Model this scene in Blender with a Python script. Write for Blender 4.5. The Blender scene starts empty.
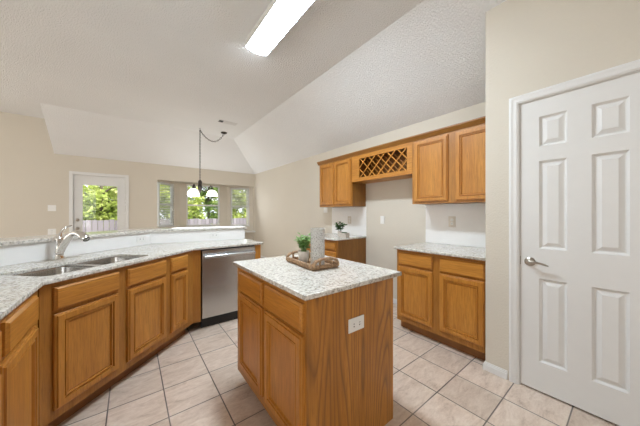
import bpy, bmesh, math, random
from mathutils import Matrix, Vector

C = bpy.context.scene.collection
SC = bpy.context.scene
PI = math.pi
R2 = math.sqrt(2)

# ------------------------------------------------------------------ camera
cam_d = bpy.data.cameras.new('camera')
cam_d.sensor_width = 36
cam_d.lens = 36 * 244 / 640
cam_d.clip_start = 0.02
cam_d.shift_y = 0.5 / 640
cam = bpy.data.objects.new('camera', cam_d)
C.objects.link(cam)
cam.location = (0, 0, 1.26)
cam.rotation_euler = (PI / 2, 0, -math.radians(37.8))
SC.camera = cam

# ------------------------------------------------------------------ world, sun, daylight, fill lights, exposure
w = bpy.data.worlds.new('world')
SC.world = w
w.use_nodes = True
bg = w.node_tree.nodes['Background']
bg.inputs[0].default_value = (0.86, 0.93, 1.0, 1)
bg.inputs[1].default_value = 2.0

sun_d = bpy.data.lights.new('sun', 'SUN')
sun_d.energy = 8.0
sun_d.angle = math.radians(1.0)
sun_d.color = (1.0, 0.95, 0.86)
sun = bpy.data.objects.new('sun', sun_d)
C.objects.link(sun)
sun.rotation_euler = (math.radians(38), math.radians(18), 0)      # from behind the house, high

def area(name, loc, rot, sx, sy, power, col):
    d = bpy.data.lights.new(name, 'AREA')
    d.shape = 'RECTANGLE'
    d.size, d.size_y = sx, sy
    d.energy = power
    d.color = col
    o = bpy.data.objects.new(name, d)
    o.location = loc
    o.rotation_euler = rot
    C.objects.link(o)
    return o
area('fill_living_rear', (-2.9, -2.55, 1.5), (PI / 2 + 0.55, 0, 0), 3.0, 2.0, 62, (1.0, 0.985, 0.965))  # added fill from the unseen rear, tilted up to brighten the ceiling
area('fill_living_left', (-4.55, 4.4, 1.5), (PI / 2 + 0.35, 0, -PI / 2), 4.0, 2.0, 40, (1.0, 0.86, 0.66))  # added warm fill from the unseen left side, no known source
area('daylight_bay_window', (1.7, 6.85, 1.45), (-PI / 2 - 0.35, 0, 0), 1.8, 0.8, 13, (0.93, 0.97, 1.0))

SC.view_settings.view_transform = 'Standard'
SC.view_settings.look = 'None'
SC.view_settings.gamma = 1
SC.view_settings.use_curve_mapping = False
SC.view_settings.exposure = -0.03
FIXTURE = 78.0

# ------------------------------------------------------------------ material helpers
class NT:
    def __init__(self, name):
        self.m = bpy.data.materials.new(name)
        self.m.use_nodes = True
        self.t = self.m.node_tree
        self.b = self.t.nodes['Principled BSDF']
    def n(self, kind, **kw):
        nd = self.t.nodes.new('ShaderNode' + kind)
        for k, v in kw.items():
            if k.startswith('i_'):
                key = k[2:]
                nd.inputs[int(key) if key.isdigit() else key.replace('_', ' ')].default_value = v
            else:
                setattr(nd, k, v)
        return nd
    def l(self, a, b):
        self.t.links.new(a, b)
    def coords(self, scale=(1, 1, 1), rnd=False):
        tc = self.n('TexCoord')
        mp = self.n('Mapping')
        mp.inputs['Scale'].default_value = scale
        self.l(tc.outputs['Object'], mp.inputs['Vector'])
        if rnd:
            oi = self.n('ObjectInfo')
            mm = self.n('Math', operation='MULTIPLY')
            mm.inputs[1].default_value = 23.7
            self.l(oi.outputs['Random'], mm.inputs[0])
            cx = self.n('CombineXYZ')
            for i in range(3):
                self.l(mm.outputs[0], cx.inputs[i])
            self.l(cx.outputs[0], mp.inputs['Location'])
        return mp.outputs[0]
    def ramp(self, fac, stops, interp='LINEAR'):
        r = self.n('ValToRGB')
        r.color_ramp.interpolation = interp
        el = r.color_ramp.elements
        while len(el) > 1:
            el.remove(el[-1])
        el[0].position, el[0].color = stops[0][0], (*stops[0][1], 1)
        for p, c in stops[1:]:
            e = el.new(p)
            e.color = (*c, 1)
        self.l(fac, r.inputs[0])
        return r.outputs[0]
    def noise(self, vec, scale, detail=3, rough=0.5, dist=0.0):
        nd = self.n('TexNoise')
        nd.inputs['Scale'].default_value = scale
        nd.inputs['Detail'].default_value = detail
        nd.inputs['Roughness'].default_value = rough
        nd.inputs['Distortion'].default_value = dist
        self.l(vec, nd.inputs['Vector'])
        return nd.outputs[0]
    def mix(self, fac, a, b, mode='MIX'):
        nd = self.n('MixRGB', blend_type=mode)
        for sock, v in ((0, fac), (1, a), (2, b)):
            if hasattr(v, 'node'):
                self.l(v, nd.inputs[sock])
            elif sock == 0:
                nd.inputs[0].default_value = v
            else:
                nd.inputs[sock].default_value = (*v, 1)
        return nd.outputs[0]
    def math(self, op, a, b=0.0):
        nd = self.n('Math', operation=op)
        for i, v in enumerate((a, b)):
            if hasattr(v, 'node'):
                self.l(v, nd.inputs[i])
            else:
                nd.inputs[i].default_value = v
        return nd.outputs[0]
    def bump(self, h, strength=0.2, dist=0.01):
        nd = self.n('Bump')
        nd.inputs['Strength'].default_value = strength
        nd.inputs['Distance'].default_value = dist
        self.l(h, nd.inputs['Height'])
        self.l(nd.outputs[0], self.b.inputs['Normal'])
    def base(self, v):
        if hasattr(v, 'node'):
            self.l(v, self.b.inputs['Base Color'])
        else:
            self.b.inputs['Base Color'].default_value = (*v, 1)
    def rough(self, v):
        self.b.inputs['Roughness'].default_value = v
    def done(self):
        return self.m

def plain(name, col, rough=0.5, metal=0.0, var=0.04, scale=12):
    t = NT(name)
    n = t.noise(t.coords(), scale, 3)
    lo = tuple(c * (1 - var) for c in col)
    hi = tuple(min(1, c * (1 + var)) for c in col)
    t.base(t.ramp(n, [(0.3, lo), (0.7, hi)]))
    t.rough(rough)
    t.b.inputs['Metallic'].default_value = metal
    return t.done()

def paint(name, col, bump=0.25, scale=90, rough=0.75, dist=0.004):
    t = NT(name)
    v = t.coords()
    n = t.noise(v, 1.3, 2)
    t.base(t.ramp(n, [(0.3, tuple(c * 0.985 for c in col)), (0.7, tuple(c * 1.015 for c in col))]))
    t.rough(rough)
    t.bump(t.ramp(t.noise(v, scale, 4, 0.55), [(0.42, (0, 0, 0)), (0.62, (1, 1, 1))]), bump, dist)
    return t.done()

def oak(name, axis, cathedral=False, tint=1.0):
    t = NT(name)
    s = [1, 1, 1]
    s[axis] = 0.07
    v = t.coords(tuple(s), rnd=True)
    broad = t.noise(v, 9, 4, 0.6, 0.6)
    fine = t.noise(v, 85, 5, 0.65, 0.2)
    s2 = [1, 1, 1]
    s2[axis] = 0.03
    v2 = t.coords(tuple(s2), rnd=True)
    pores = t.noise(v2, 320, 2, 0.5)
    k = tint
    col = t.ramp(broad, [(0.25, (0.42 * k, 0.165 * k, 0.024 * k)), (0.5, (0.54 * k, 0.225 * k, 0.036 * k)), (0.75, (0.64 * k, 0.295 * k, 0.054 * k))])
    col = t.mix(t.ramp(fine, [(0.35, (0.55, 0.55, 0.55)), (0.6, (0, 0, 0))]), col, (0.32 * k, 0.12 * k, 0.018 * k))
    col = t.mix(t.ramp(pores, [(0.3, (0.5, 0.5, 0.5)), (0.42, (0, 0, 0))]), col, (0.21 * k, 0.08 * k, 0.014 * k))
    if cathedral:
        v3 = t.coords((1, 1, 0.10))
        hgt = t.noise(v3, 4.2, 1, 0.35, 0.25)
        ln = t.math('FRACT', t.math('MULTIPLY', hgt, 21))
        lines = t.ramp(ln, [(0.0, (0.85, 0.85, 0.85)), (0.16, (0.35, 0.35, 0.35)), (0.45, (0, 0, 0)), (0.85, (0.1, 0.1, 0.1)), (1.0, (0.85, 0.85, 0.85))])
        col = t.mix(lines, col, (0.22 * k, 0.088 * k, 0.022 * k))
    t.base(col)
    t.rough(0.38)
    t.bump(fine, 0.06, 0.002)
    return t.done()

def granite():
    t = NT('granite')
    v = t.coords()
    n1 = t.noise(v, 62, 4, 0.6, 0.2)
    n2 = t.noise(v, 105, 3, 0.55)
    n3 = t.noise(v, 15, 4, 0.6, 0.4)
    vo = t.n('TexVoronoi', feature='F1')
    vo.inputs['Scale'].default_value = 170
    t.l(v, vo.inputs['Vector'])
    col = t.ramp(n1, [(0.30, (0.27, 0.25, 0.22)), (0.42, (0.53, 0.495, 0.44)), (0.50, (0.69, 0.655, 0.595)), (0.68, (0.80, 0.77, 0.715))])
    col = t.mix(t.ramp(n3, [(0.52, (0, 0, 0)), (0.68, (0.4, 0.4, 0.4))]), col, (0.47, 0.41, 0.33))
    col = t.mix(t.ramp(n2, [(0.32, (0.8, 0.8, 0.8)), (0.40, (0, 0, 0))]), col, (0.20, 0.19, 0.185))
    sp = t.math('MULTIPLY', t.ramp(vo.outputs['Distance'], [(0.10, (1, 1, 1)), (0.32, (0, 0, 0))]), t.ramp(t.noise(v, 22, 2), [(0.50, (0, 0, 0)), (0.62, (0.8, 0.8, 0.8))]))
    col = t.mix(sp, col, (0.14, 0.13, 0.125))
    t.base(col)
    t.rough(0.16)
    return t.done()

def tile_floor():
    t = NT('floor_tile')
    tc = t.n('TexCoord')
    mp = t.n('Mapping')
    P_ = 0.3036
    mp.inputs['Location'].default_value = (-2.008 / P_ + 40, -0.550 / P_ + 40, 0)
    mp.inputs['Scale'].default_value = (1 / P_, 1 / P_, 1)
    t.l(tc.outputs['Object'], mp.inputs['Vector'])
    sep = t.n('SeparateXYZ')
    t.l(mp.outputs[0], sep.inputs[0])
    gm = []
    ids = []
    for i in range(2):
        fr = t.math('FRACT', sep.outputs[i])
        ed = t.math('MINIMUM', fr, t.math('SUBTRACT', 1.0, fr))
        gm.append(ed)
        ids.append(t.math('FLOOR', sep.outputs[i]))
    e = t.math('MINIMUM', gm[0], gm[1])
    cx = t.n('CombineXYZ')
    t.l(ids[0], cx.inputs[0]); t.l(ids[1], cx.inputs[1])
    wn = t.n('TexWhiteNoise', noise_dimensions='3D')
    t.l(cx.outputs[0], wn.inputs['Vector'])
    off = t.n('VectorMath', operation='MULTIPLY_ADD')
    t.l(wn.outputs['Color'], off.inputs[0])
    off.inputs[1].default_value = (7, 7, 7)
    t.l(tc.outputs['Object'], off.inputs[2])
    st = t.n('Mapping')
    st.inputs['Scale'].default_value = (1.0, 2.6, 1)
    t.l(off.outputs[0], st.inputs['Vector'])
    n = t.noise(st.outputs[0], 7, 6, 0.66, 0.8)
    fine = t.noise(st.outputs[0], 42, 4, 0.6, 0.3)
    nn = t.math('ADD', t.math('MULTIPLY', n, 0.72), t.math('MULTIPLY', fine, 0.28))
    col = t.ramp(nn, [(0.33, (0.47, 0.355, 0.272)), (0.45, (0.62, 0.495, 0.40)), (0.56, (0.70, 0.58, 0.48)), (0.70, (0.77, 0.67, 0.58))])
    tone = t.ramp(wn.outputs['Value'], [(0, (0.90, 0.89, 0.88)), (1, (1.06, 1.05, 1.05))])
    col = t.mix(1.0, col, tone, 'MULTIPLY')
    g = t.ramp(e, [(0.009, (1, 1, 1)), (0.014, (0, 0, 0))])
    gcol = t.ramp(t.noise(tc.outputs['Object'], 1.6, 2), [(0.4, (0.085, 0.070, 0.060)), (0.62, (0.20, 0.165, 0.14))])
    t.base(t.mix(g, col, gcol))
    t.rough(0.34)
    t.bump(t.ramp(e, [(0.006, (0, 0, 0)), (0.02, (1, 1, 1))]), 0.5, 0.003)
    return t.done()

def emis(name, col, strength):
    t = NT(name)
    t.base(col)
    t.b.inputs['Emission Color'].default_value = (*col, 1)
    t.b.inputs['Emission Strength'].default_value = strength
    return t.done()

def thin_glass():
    t = NT('window_glass')
    out = t.t.nodes['Material Output']
    tr = t.n('BsdfTransparent')
    gl = t.n('BsdfGlossy')
    gl.inputs['Roughness'].default_value = 0.02
    fr = t.n('Fresnel')
    fr.inputs[0].default_value = 1.3
    mx = t.n('MixShader')
    t.l(fr.outputs[0], mx.inputs[0]); t.l(tr.outputs[0], mx.inputs[1]); t.l(gl.outputs[0], mx.inputs[2])
    t.l(mx.outputs[0], out.inputs[0])
    return t.done()

def vase_glass():
    t = NT('textured_glass')
    out = t.t.nodes['Material Output']
    vo = t.n('TexVoronoi', feature='F1')
    vo.inputs['Scale'].default_value = 120
    t.l(t.coords((1, 1, 1.6)), vo.inputs['Vector'])
    t.base(t.ramp(vo.outputs['Distance'], [(0.2, (0.97, 0.97, 0.95)), (0.55, (0.90, 0.90, 0.88)), (0.8, (0.52, 0.53, 0.50))]))
    t.rough(0.12)
    t.b.inputs['Metallic'].default_value = 0.15
    t.bump(vo.outputs['Distance'], 0.8, 0.006)
    tr = t.n('BsdfTransparent')
    mx = t.n('MixShader')
    mx.inputs[0].default_value = 0.56
    t.l(tr.outputs[0], mx.inputs[1]); t.l(t.b.outputs[0], mx.inputs[2])
    t.l(mx.outputs[0], out.inputs[0])
    return t.done()

def leafy(name, a, b, c):
    t = NT(name)
    n = t.noise(t.coords(), 2.3, 3)
    n2 = t.noise(t.coords(), 11, 2)
    col = t.ramp(n, [(0.35, a), (0.5, b), (0.65, c)])
    t.base(t.mix(t.ramp(n2, [(0.4, (0, 0, 0)), (0.7, (0.6, 0.6, 0.6))]), col, b))
    t.rough(0.5)
    tl = t.n('BsdfTranslucent')
    tl.inputs[0].default_value = (*c, 1)
    mx = t.n('MixShader')
    mx.inputs[0].default_value = 0.3
    out = t.t.nodes['Material Output']
    t.l(t.b.outputs[0], mx.inputs[1]); t.l(tl.outputs[0], mx.inputs[2]); t.l(mx.outputs[0], out.inputs[0])
    return t.done()

def fence_mat():
    t = NT('fence_wood')
    tc = t.coords()
    sep = t.n('SeparateXYZ'); t.l(tc, sep.inputs[0])
    fl = t.math('FLOOR', t.math('MULTIPLY', sep.outputs[0], 1 / 0.14))
    wn = t.n('TexWhiteNoise', noise_dimensions='1D'); t.l(fl, wn.inputs['W'])
    fr = t.math('FRACT', t.math('MULTIPLY', sep.outputs[0], 1 / 0.14))
    col = t.ramp(wn.outputs['Value'], [(0, (0.17, 0.15, 0.17)), (1, (0.30, 0.27, 0.30))])
    gap = t.ramp(t.math('MINIMUM', fr, t.math('SUBTRACT', 1.0, fr)), [(0.03, (1, 1, 1)), (0.07, (0, 0, 0))])
    t.base(t.mix(gap, col, (0.09, 0.08, 0.08)))
    t.rough(0.85)
    return t.done()

M = {}
M['wall'] = paint('wall_paint', (0.665, 0.610, 0.520), 0.22, 75)
M['ceiling'] = paint('ceiling_texture', (0.89, 0.89, 0.885), 0.75, 75, 0.9, 0.008)
M['white'] = plain('white_trim_paint', (0.76, 0.752, 0.735), 0.35, var=0.01)
M['splash'] = plain('white_backsplash', (0.86, 0.845, 0.825), 0.30, var=0.01)
M['plastic'] = plain('white_plastic', (0.84, 0.83, 0.80), 0.35, var=0.01)
M['almond'] = plain('almond_plastic', (0.66, 0.60, 0.52), 0.35, var=0.01)
M['slot'] = plain('dark_slot', (0.03, 0.028, 0.026), 0.6)
M['oak_v'] = oak('oak_upright_grain', 2)
M['oak_h'] = oak('oak_level_grain', 0)
M['oak_panel'] = oak('oak_veneer_panel', 2, True, 0.98)
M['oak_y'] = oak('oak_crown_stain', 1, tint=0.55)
M['oak_side'] = oak('oak_side_veneer_rack_shade', 2, tint=0.5)
M['oak_frame'] = oak('oak_frame_gap_shade', 2, tint=0.80)  # slightly darker frames, toned down further to paint shade between doors
M['oak_light'] = oak('oak_lattice_strip', 2, tint=1.45)
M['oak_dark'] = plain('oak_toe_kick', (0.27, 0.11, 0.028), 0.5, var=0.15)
M['granite'] = granite()
M['tile'] = tile_floor()
M['steel'] = None
t = NT('brushed_steel')
nz = t.noise(t.coords((400, 1, 3)), 3, 3)
t.base(t.ramp(nz, [(0.3, (0.52, 0.515, 0.51)), (0.7, (0.60, 0.595, 0.59))]))
t.b.inputs['Metallic'].default_value = 0.9
t.rough(0.27)
M['steel'] = t.done()
M['sink_steel'] = plain('sink_steel', (0.55, 0.54, 0.52), 0.25, 1.0, 0.05)
M['chrome'] = plain('polished_nickel', (0.72, 0.70, 0.67), 0.12, 1.0, 0.02)
M['nickel'] = plain('satin_nickel', (0.40, 0.365, 0.32), 0.28, 1.0, 0.03)
M['bronze'] = plain('dark_bronze', (0.045, 0.038, 0.034), 0.4, 0.6)
M['black'] = plain('black_plastic', (0.012, 0.012, 0.012), 0.45)
M['glass'] = thin_glass()
M['vase'] = vase_glass()
M['diffuser'] = emis('lamp_diffuser', (0.79, 0.92, 1.03), FIXTURE)
M['shade'] = emis('lit_glass_shade', (1.0, 0.94, 0.84), 8.0)
M['leaf'] = leafy('houseplant_leaf', (0.07, 0.20, 0.04), (0.22, 0.40, 0.12), (0.48, 0.62, 0.32))
M['dleaf'] = leafy('dark_leaf', (0.015, 0.05, 0.012), (0.04, 0.11, 0.03), (0.09, 0.2, 0.06))
M['tree'] = leafy('tree_leaf', (0.12, 0.20, 0.02), (0.36, 0.46, 0.09), (0.70, 0.72, 0.30))
M['tree_b'] = leafy('tree_leaf_deep', (0.03, 0.08, 0.015), (0.13, 0.23, 0.05), (0.34, 0.45, 0.13))
M['bark'] = plain('bark', (0.13, 0.10, 0.08), 0.9, var=0.3)
M['fence'] = fence_mat()
M['grass'] = plain('lawn', (0.12, 0.2, 0.05), 0.95, var=0.3, scale=4)
t = NT('blind_slat')
t.base((0.88, 0.88, 0.87)); t.rough(0.5)
tl = t.n('BsdfTranslucent'); tl.inputs[0].default_value = (0.88, 0.88, 0.87, 1)
mx = t.n('MixShader'); mx.inputs[0].default_value = 0.45
t.l(t.b.outputs[0], mx.inputs[1]); t.l(tl.outputs[0], mx.inputs[2]); t.l(mx.outputs[0], t.t.nodes['Material Output'].inputs[0])
M['blind'] = t.done()
M['wicker'] = plain('twisted_wood', (0.34, 0.21, 0.115), 0.7, var=0.45, scale=70)
M['pale'] = plain('pale_stoneware', (0.72, 0.68, 0.62), 0.6, var=0.08, scale=40)
M['cement'] = plain('pale_cement', (0.56, 0.50, 0.43), 0.8, var=0.12, scale=40)

# ------------------------------------------------------------------ geometry helpers
class MB:
    def __init__(self, mat=None):
        self.bm = bmesh.new()
        self.T = mat or Matrix.Identity(4)
    def _v(self, p):
        return self.bm.verts.new(self.T @ Vector(p))
    def box(self, x0, x1, y0, y1, z0, z1, bev=0.0):
        vs = [self._v((x, y, z)) for x in (x0, x1) for y in (y0, y1) for z in (z0, z1)]
        fs = [self.bm.faces.new([vs[i] for i in q]) for q in ((0, 1, 3, 2), (4, 6, 7, 5), (0, 4, 5, 1), (2, 3, 7, 6), (0, 2, 6, 4), (1, 5, 7, 3))]
        if bev > 0:
            es = {e for f in fs for e in f.edges}
            bmesh.ops.bevel(self.bm, geom=list(es), offset=bev, segments=2, profile=0.5, affect='EDGES')
        return self
    def prism(self, poly, z0, z1):
        a = [self._v((x, y, z0)) for x, y in poly]
        b = [self._v((x, y, z1)) for x, y in poly]
        n = len(poly)
        self.bm.faces.new(a[::-1]); self.bm.faces.new(b)
        for i in range(n):
            self.bm.faces.new((a[i], a[(i + 1) % n], b[(i + 1) % n], b[i]))
        return self
    def extr(self, prof, axis, a, b):
        """profile of 2-D points in the other two axes, extruded along axis from a to b"""
        def P3(q, s):
            if axis == 0: return (s, q[0], q[1])
            if axis == 1: return (q[0], s, q[1])
            return (q[0], q[1], s)
        A = [self._v(P3(q, a)) for q in prof]
        B = [self._v(P3(q, b)) for q in prof]
        n = len(prof)
        self.bm.faces.new(A[::-1]); self.bm.faces.new(B)
        for i in range(n):
            self.bm.faces.new((A[i], A[(i + 1) % n], B[(i + 1) % n], B[i]))
        return self
    def poly(self, pts):
        self.bm.faces.new([self._v(p) for p in pts])
        return self
    def tube(self, pts, r, seg=10, closed=False):
        pts = [Vector(p) for p in pts]
        n = len(pts)
        rs = r if isinstance(r, (list, tuple)) else [r] * n
        rings = []
        prev = None
        for i, p in enumerate(pts):
            if closed:
                d = pts[(i + 1) % n] - pts[i - 1]
            else:
                d = pts[min(i + 1, n - 1)] - pts[max(i - 1, 0)]
            d.normalize()
            if prev is None:
                up = Vector((0, 0, 1)) if abs(d.z) < 0.9 else Vector((1, 0, 0))
                u = d.cross(up).normalized()
            else:
                u = (prev - d * prev.dot(d)).normalized()
            prev = u
            v = d.cross(u)
            rings.append([self._v(p + (u * math.cos(2 * PI * k / seg) + v * math.sin(2 * PI * k / seg)) * rs[i]) for k in range(seg)])
        m = n if closed else n - 1
        for i in range(m):
            A, B = rings[i], rings[(i + 1) % n]
            for k in range(seg):
                self.bm.faces.new((A[k], A[(k + 1) % seg], B[(k + 1) % seg], B[k]))
        if not closed:
            self.bm.faces.new(rings[0][::-1]); self.bm.faces.new(rings[-1])
        return self
    def lathe(self, prof, c=(0, 0, 0), seg=24, axis=2, cap=True):
        rings = []
        for r, h in prof:
            ring = []
            for k in range(seg):
                a, b = r * math.cos(2 * PI * k / seg), r * math.sin(2 * PI * k / seg)
                q = (a, b, h) if axis == 2 else ((h, a, b) if axis == 0 else (b, h, a))
                ring.append(self._v((c[0] + q[0], c[1] + q[1], c[2] + q[2])))
            rings.append(ring)
        for A, B in zip(rings, rings[1:]):
            for k in range(seg):
                self.bm.faces.new((A[k], A[(k + 1) % seg], B[(k + 1) % seg], B[k]))
        if cap:
            self.bm.faces.new(rings[0][::-1]); self.bm.faces.new(rings[-1])
        return self
    def rings(self, x0, x1, z0, z1, prof, fill=True):
        """nested rectangles facing -y: prof is (inset, height outwards)"""
        loops = []
        for i, h in prof:
            loops.append([self._v(p) for p in ((x0 + i, -h, z0 + i), (x1 - i, -h, z0 + i), (x1 - i, -h, z1 - i), (x0 + i, -h, z1 - i))])
        for A, B in zip(loops, loops[1:]):
            for k in range(4):
                self.bm.faces.new((A[k], A[(k + 1) % 4], B[(k + 1) % 4], B[k]))
        if fill:
            self.bm.faces.new(loops[-1])
        return self
    def build(self, name, mat, parent=None, smooth=False, recalc=True):
        if recalc:
            bmesh.ops.recalc_face_normals(self.bm, faces=self.bm.faces)
        me = bpy.data.meshes.new(name)
        self.bm.to_mesh(me); self.bm.free()
        me.materials.append(M[mat] if isinstance(mat, str) else mat)
        if smooth:
            for p in me.polygons: p.use_smooth = True
            me.set_sharp_from_angle(angle=math.radians(40))
        o = bpy.data.objects.new(name, me)
        C.objects.link(o)
        if parent: o.parent = parent
        return o

def tag(o, label, cat, group=None):
    o['label'] = label; o['category'] = cat
    if group: o['group'] = group
    return o
def struct(o):
    o['kind'] = 'structure'
    return o
def thing(name, label, cat, loc=(0, 0, 0), rz=0.0, group=None):
    o = bpy.data.objects.new(name, None)
    o.empty_display_size = 0.1
    C.objects.link(o)
    o.location = loc; o.rotation_euler = (0, 0, rz)
    return tag(o, label, cat, group)
def copy_tree(o, parent=None):
    c = o.copy(); C.objects.link(c)
    if parent: c.parent = parent
    for ch in list(o.children): copy_tree(ch, c)
    return c

def slab(name, outer, holes, z0, z1, mat, bev=0.004, parent=None):
    cu = bpy.data.curves.new(name, 'CURVE')
    cu.dimensions = '2D'; cu.fill_mode = 'BOTH'
    cu.extrude = (z1 - z0) / 2 - bev; cu.bevel_depth = bev; cu.bevel_resolution = 2; cu.offset = -bev
    for pts in [outer] + holes:
        sp = cu.splines.new('POLY'); sp.points.add(len(pts) - 1); sp.use_cyclic_u = True
        for p, q in zip(sp.points, pts): p.co = (q[0], q[1], 0, 1)
    tmp = bpy.data.objects.new(name, cu); C.objects.link(tmp)
    dg = bpy.context.evaluated_depsgraph_get()
    me = bpy.data.meshes.new_from_object(tmp.evaluated_get(dg))
    bpy.data.objects.remove(tmp)
    me.transform(Matrix.Translation((0, 0, (z0 + z1) / 2)))
    me.materials.clear(); me.materials.append(M[mat])
    o = bpy.data.objects.new(name, me); C.objects.link(o)
    if parent: o.parent = parent
    return o

def offset_line(pts, d):
    """offset an open polyline to its left by d, mitred"""
    out = []
    n = len(pts)
    for i in range(n):
        dirs = []
        if i > 0: dirs.append((Vector(pts[i]) - Vector(pts[i - 1])).normalized())
        if i < n - 1: dirs.append((Vector(pts[i + 1]) - Vector(pts[i])).normalized())
        ns = [Vector((-q.y, q.x)) for q in dirs]
        nn = sum(ns, Vector((0, 0))).normalized()
        k = d / nn.dot(ns[0])
        out.append((pts[i][0] + nn.x * k, pts[i][1] + nn.y * k))
    return out

def wall_boxes(mb, p0, p1, z0, z1, th, openings=()):
    """wall from p0 to p1, thickness th to the LEFT of the direction, openings (s0,s1,z0,z1)"""
    a = Vector(p0); d = Vector(p1) - a
    L = d.length; d.normalize()
    old = mb.T
    mb.T = Matrix.Translation((a.x, a.y, 0)) @ Matrix.Rotation(math.atan2(d.y, d.x), 4, 'Z')
    s = 0
    for o0, o1, b, t in sorted(openings):
        if o0 > s: mb.box(s, o0, 0, th, z0, z1)
        if b > z0: mb.box(o0, o1, 0, th, z0, b)
        if t < z1: mb.box(o0, o1, 0, th, t, z1)
        s = o1
    if s < L: mb.box(s, L, 0, th, z0, z1)
    mb.T = old

# ------------------------------------------------------------------ setting
HC = 3.08           # flat ceiling
HW = 2.43           # top of the low walls
YB = 6.94           # back wall
XR = 2.93           # right wall
XP = 2.265          # pantry wall
XL, YR = -4.7, -2.7

struct(MB().poly([(XL - .2, YR - .2, 0), (3.3, YR - .2, 0), (3.3, 7.9, 0), (XL - .2, 7.9, 0)]).build('floor', 'tile'))

m = MB()
xs, ys = 1.98, 5.99
zr = HC - (HC - HW) / (XR - xs) * (3.2 - xs)
m.poly([(XL - .2, YR - .2, HC), (xs, YR - .2, HC), (xs, ys, HC), (-1.18, ys, HC), (-1.18, YB + .12, HC), (XL - .2, YB + .12, HC)])
m.poly([(xs, YR - .2, HC), (3.2, YR - .2, zr), (3.2, YB + .27, zr), (xs, ys, HC)])
m.poly([(xs, ys, HC), (3.2, YB + .27, zr), (-1.18, YB + .27, zr), (-1.18, ys, HC)])
m.poly([(-1.18, ys, HC), (-1.18, YB + .27, zr), (-1.18, YB + .27, HC)])
struct(m.build('ceiling', 'ceiling', recalc=False))

BA, BB, BC, BD = (.50, YB), (1.03, 7.46), (2.28, 7.46), (2.915, YB)
m = MB()
wall_boxes(m, (XL, YB), (XR + .15, YB), 0, HC, .12, [(-.925 - XL, -.085 - XL, 0, 2.06), (.50 - XL, 2.915 - XL, 0, 2.065)])
struct(m.build('wall_back', 'wall'))
WIN = {'L': (.06, .57, .945, 2.03), 'C': (.165, 1.04, .91, 2.06), 'R': (.09, .645, .89, 2.03)}
m = MB()
wall_boxes(m, (.5, YB + .12), BB, 0, 2.3, .1, [(WIN['L'][0] - .08, WIN['L'][1] - .08, WIN['L'][2], WIN['L'][3])])
wall_boxes(m, BB, BC, 0, 2.3, .1, [WIN['C']])
wall_boxes(m, BC, (2.915, YB + .12), 0, 2.3, .1, [WIN['R']])
m.poly([(.48, YB + .119, 2.066), (BB[0], BB[1] + .05, 2.066), (BC[0], BC[1] + .05, 2.066), (2.93, YB + .119, 2.066)])
struct(m.build('wall_bay', 'wall'))

struct(MB().box(XR, XR + .14, YR, YB + .7, 0, 2.6).build('wall_right', 'wall'))
m = MB()
DY0, DY1 = -.100, .530          # pantry door opening
PYE = .738
m.box(XP, XP + .11, DY1, PYE, 0, 3.0)
m.box(XP, XP + .11, DY0, DY1, 2.075, 3.0)
m.box(XP, XP + .11, YR, DY0, 0, 3.0)
m.box(XP + .11, XR + .001, PYE - .11, PYE, 0, 3.0)
struct(m.build('wall_pantry', 'wall'))
m = MB(); wall_boxes(m, (XL, YB), (XL, YR), 0, HC, -.12, [(.54, 4.54, .5, 2.5)])
struct(m.build('wall_left', 'wall'))
m = MB(); wall_boxes(m, (XL, YR), (XR, YR), 0, HC, -.12, [(.3, 3.3, .5, 2.5)])
struct(m.build('wall_rear', 'wall'))

# raised bar pony wall
FRONT = [(-1.0, .25), (-1.0, 2.34), (.185, 3.525), (1.272, 3.385)]
back = offset_line(FRONT, .13)
struct(MB().prism(FRONT + back[::-1], 0, 1.038).build('wall_bar', 'wall'))
sp_f = offset_line(FRONT, -.008)
tag(MB().prism(sp_f + FRONT[::-1], .901, 1.038).build('backsplash', 'splash'), 'long low white backsplash under the raised bar behind sink and faucet', 'backsplash')

# baseboards and casings
def baseboard(name, pts, side):
    m = MB()
    a = [(p[0], p[1]) for p in pts]
    for d, z0, z1 in ((.015, 0, .045), (.011, .045, .055), (.006, .055, .064)):
        b = offset_line(a, d * side)
        m.prism((a + b[::-1]), z0, z1)
    return struct(m.build(name, 'white'))
baseboard('baseboard_pantry', [(XP, .592), (XP, PYE), (XP + .04, PYE)], 1)
baseboard('baseboard_right', [(XR, 1.62), (XR, 2.58)], 1)
baseboard('baseboard_side', [(XR, 3.42), (XR, YB)], 1)
baseboard('baseboard_back', [(-.02, YB), (.5, YB)], -1)
# bay seat ledge
struct(MB().prism([(.505, YB - .03), (2.925, YB - .03), (2.925, YB + .1), (2.26, 7.44), (1.05, 7.44), (.505, YB + .1)], .70, .745).build('trim_1', 'white'))

def casing(name, y0, y1, top, x):
    """door casing on a wall facing -x"""
    m = MB()
    W = .058
    prof = [(0, 0), (0, .010), (.012, .016), (.030, .014), (.044, .017), (.058, .010), (.058, 0)]
    def leg(a, b, p, q, horizontal=False):
        pass
    # mitred frame: inner opening y0..y1, 0..top
    loops = []
    for wd, h in prof:
        wd -= .006
        loops.append([m._v(p) for p in ((x - h, y1 + wd, 0), (x - h, y1 + wd, top + wd), (x - h, y0 - wd, top + wd), (x - h, y0 - wd, 0))])
    for A, B in zip(loops, loops[1:]):
        for k in range(3):
            m.bm.faces.new((A[k], A[k + 1], B[k + 1], B[k]))
    # jamb
    m.box(x, x + .11, y1 - .012, y1 + .002, 0, top + .002)
    m.box(x, x + .11, y0 - .002, y0 + .012, 0, top + .002)
    m.box(x, x + .11, y0, y1, top - .012, top + .002)
    return struct(m.build(name, 'white'))
casing('trim_2', DY0 + .001, DY1 - .001, 2.074, XP)

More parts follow.
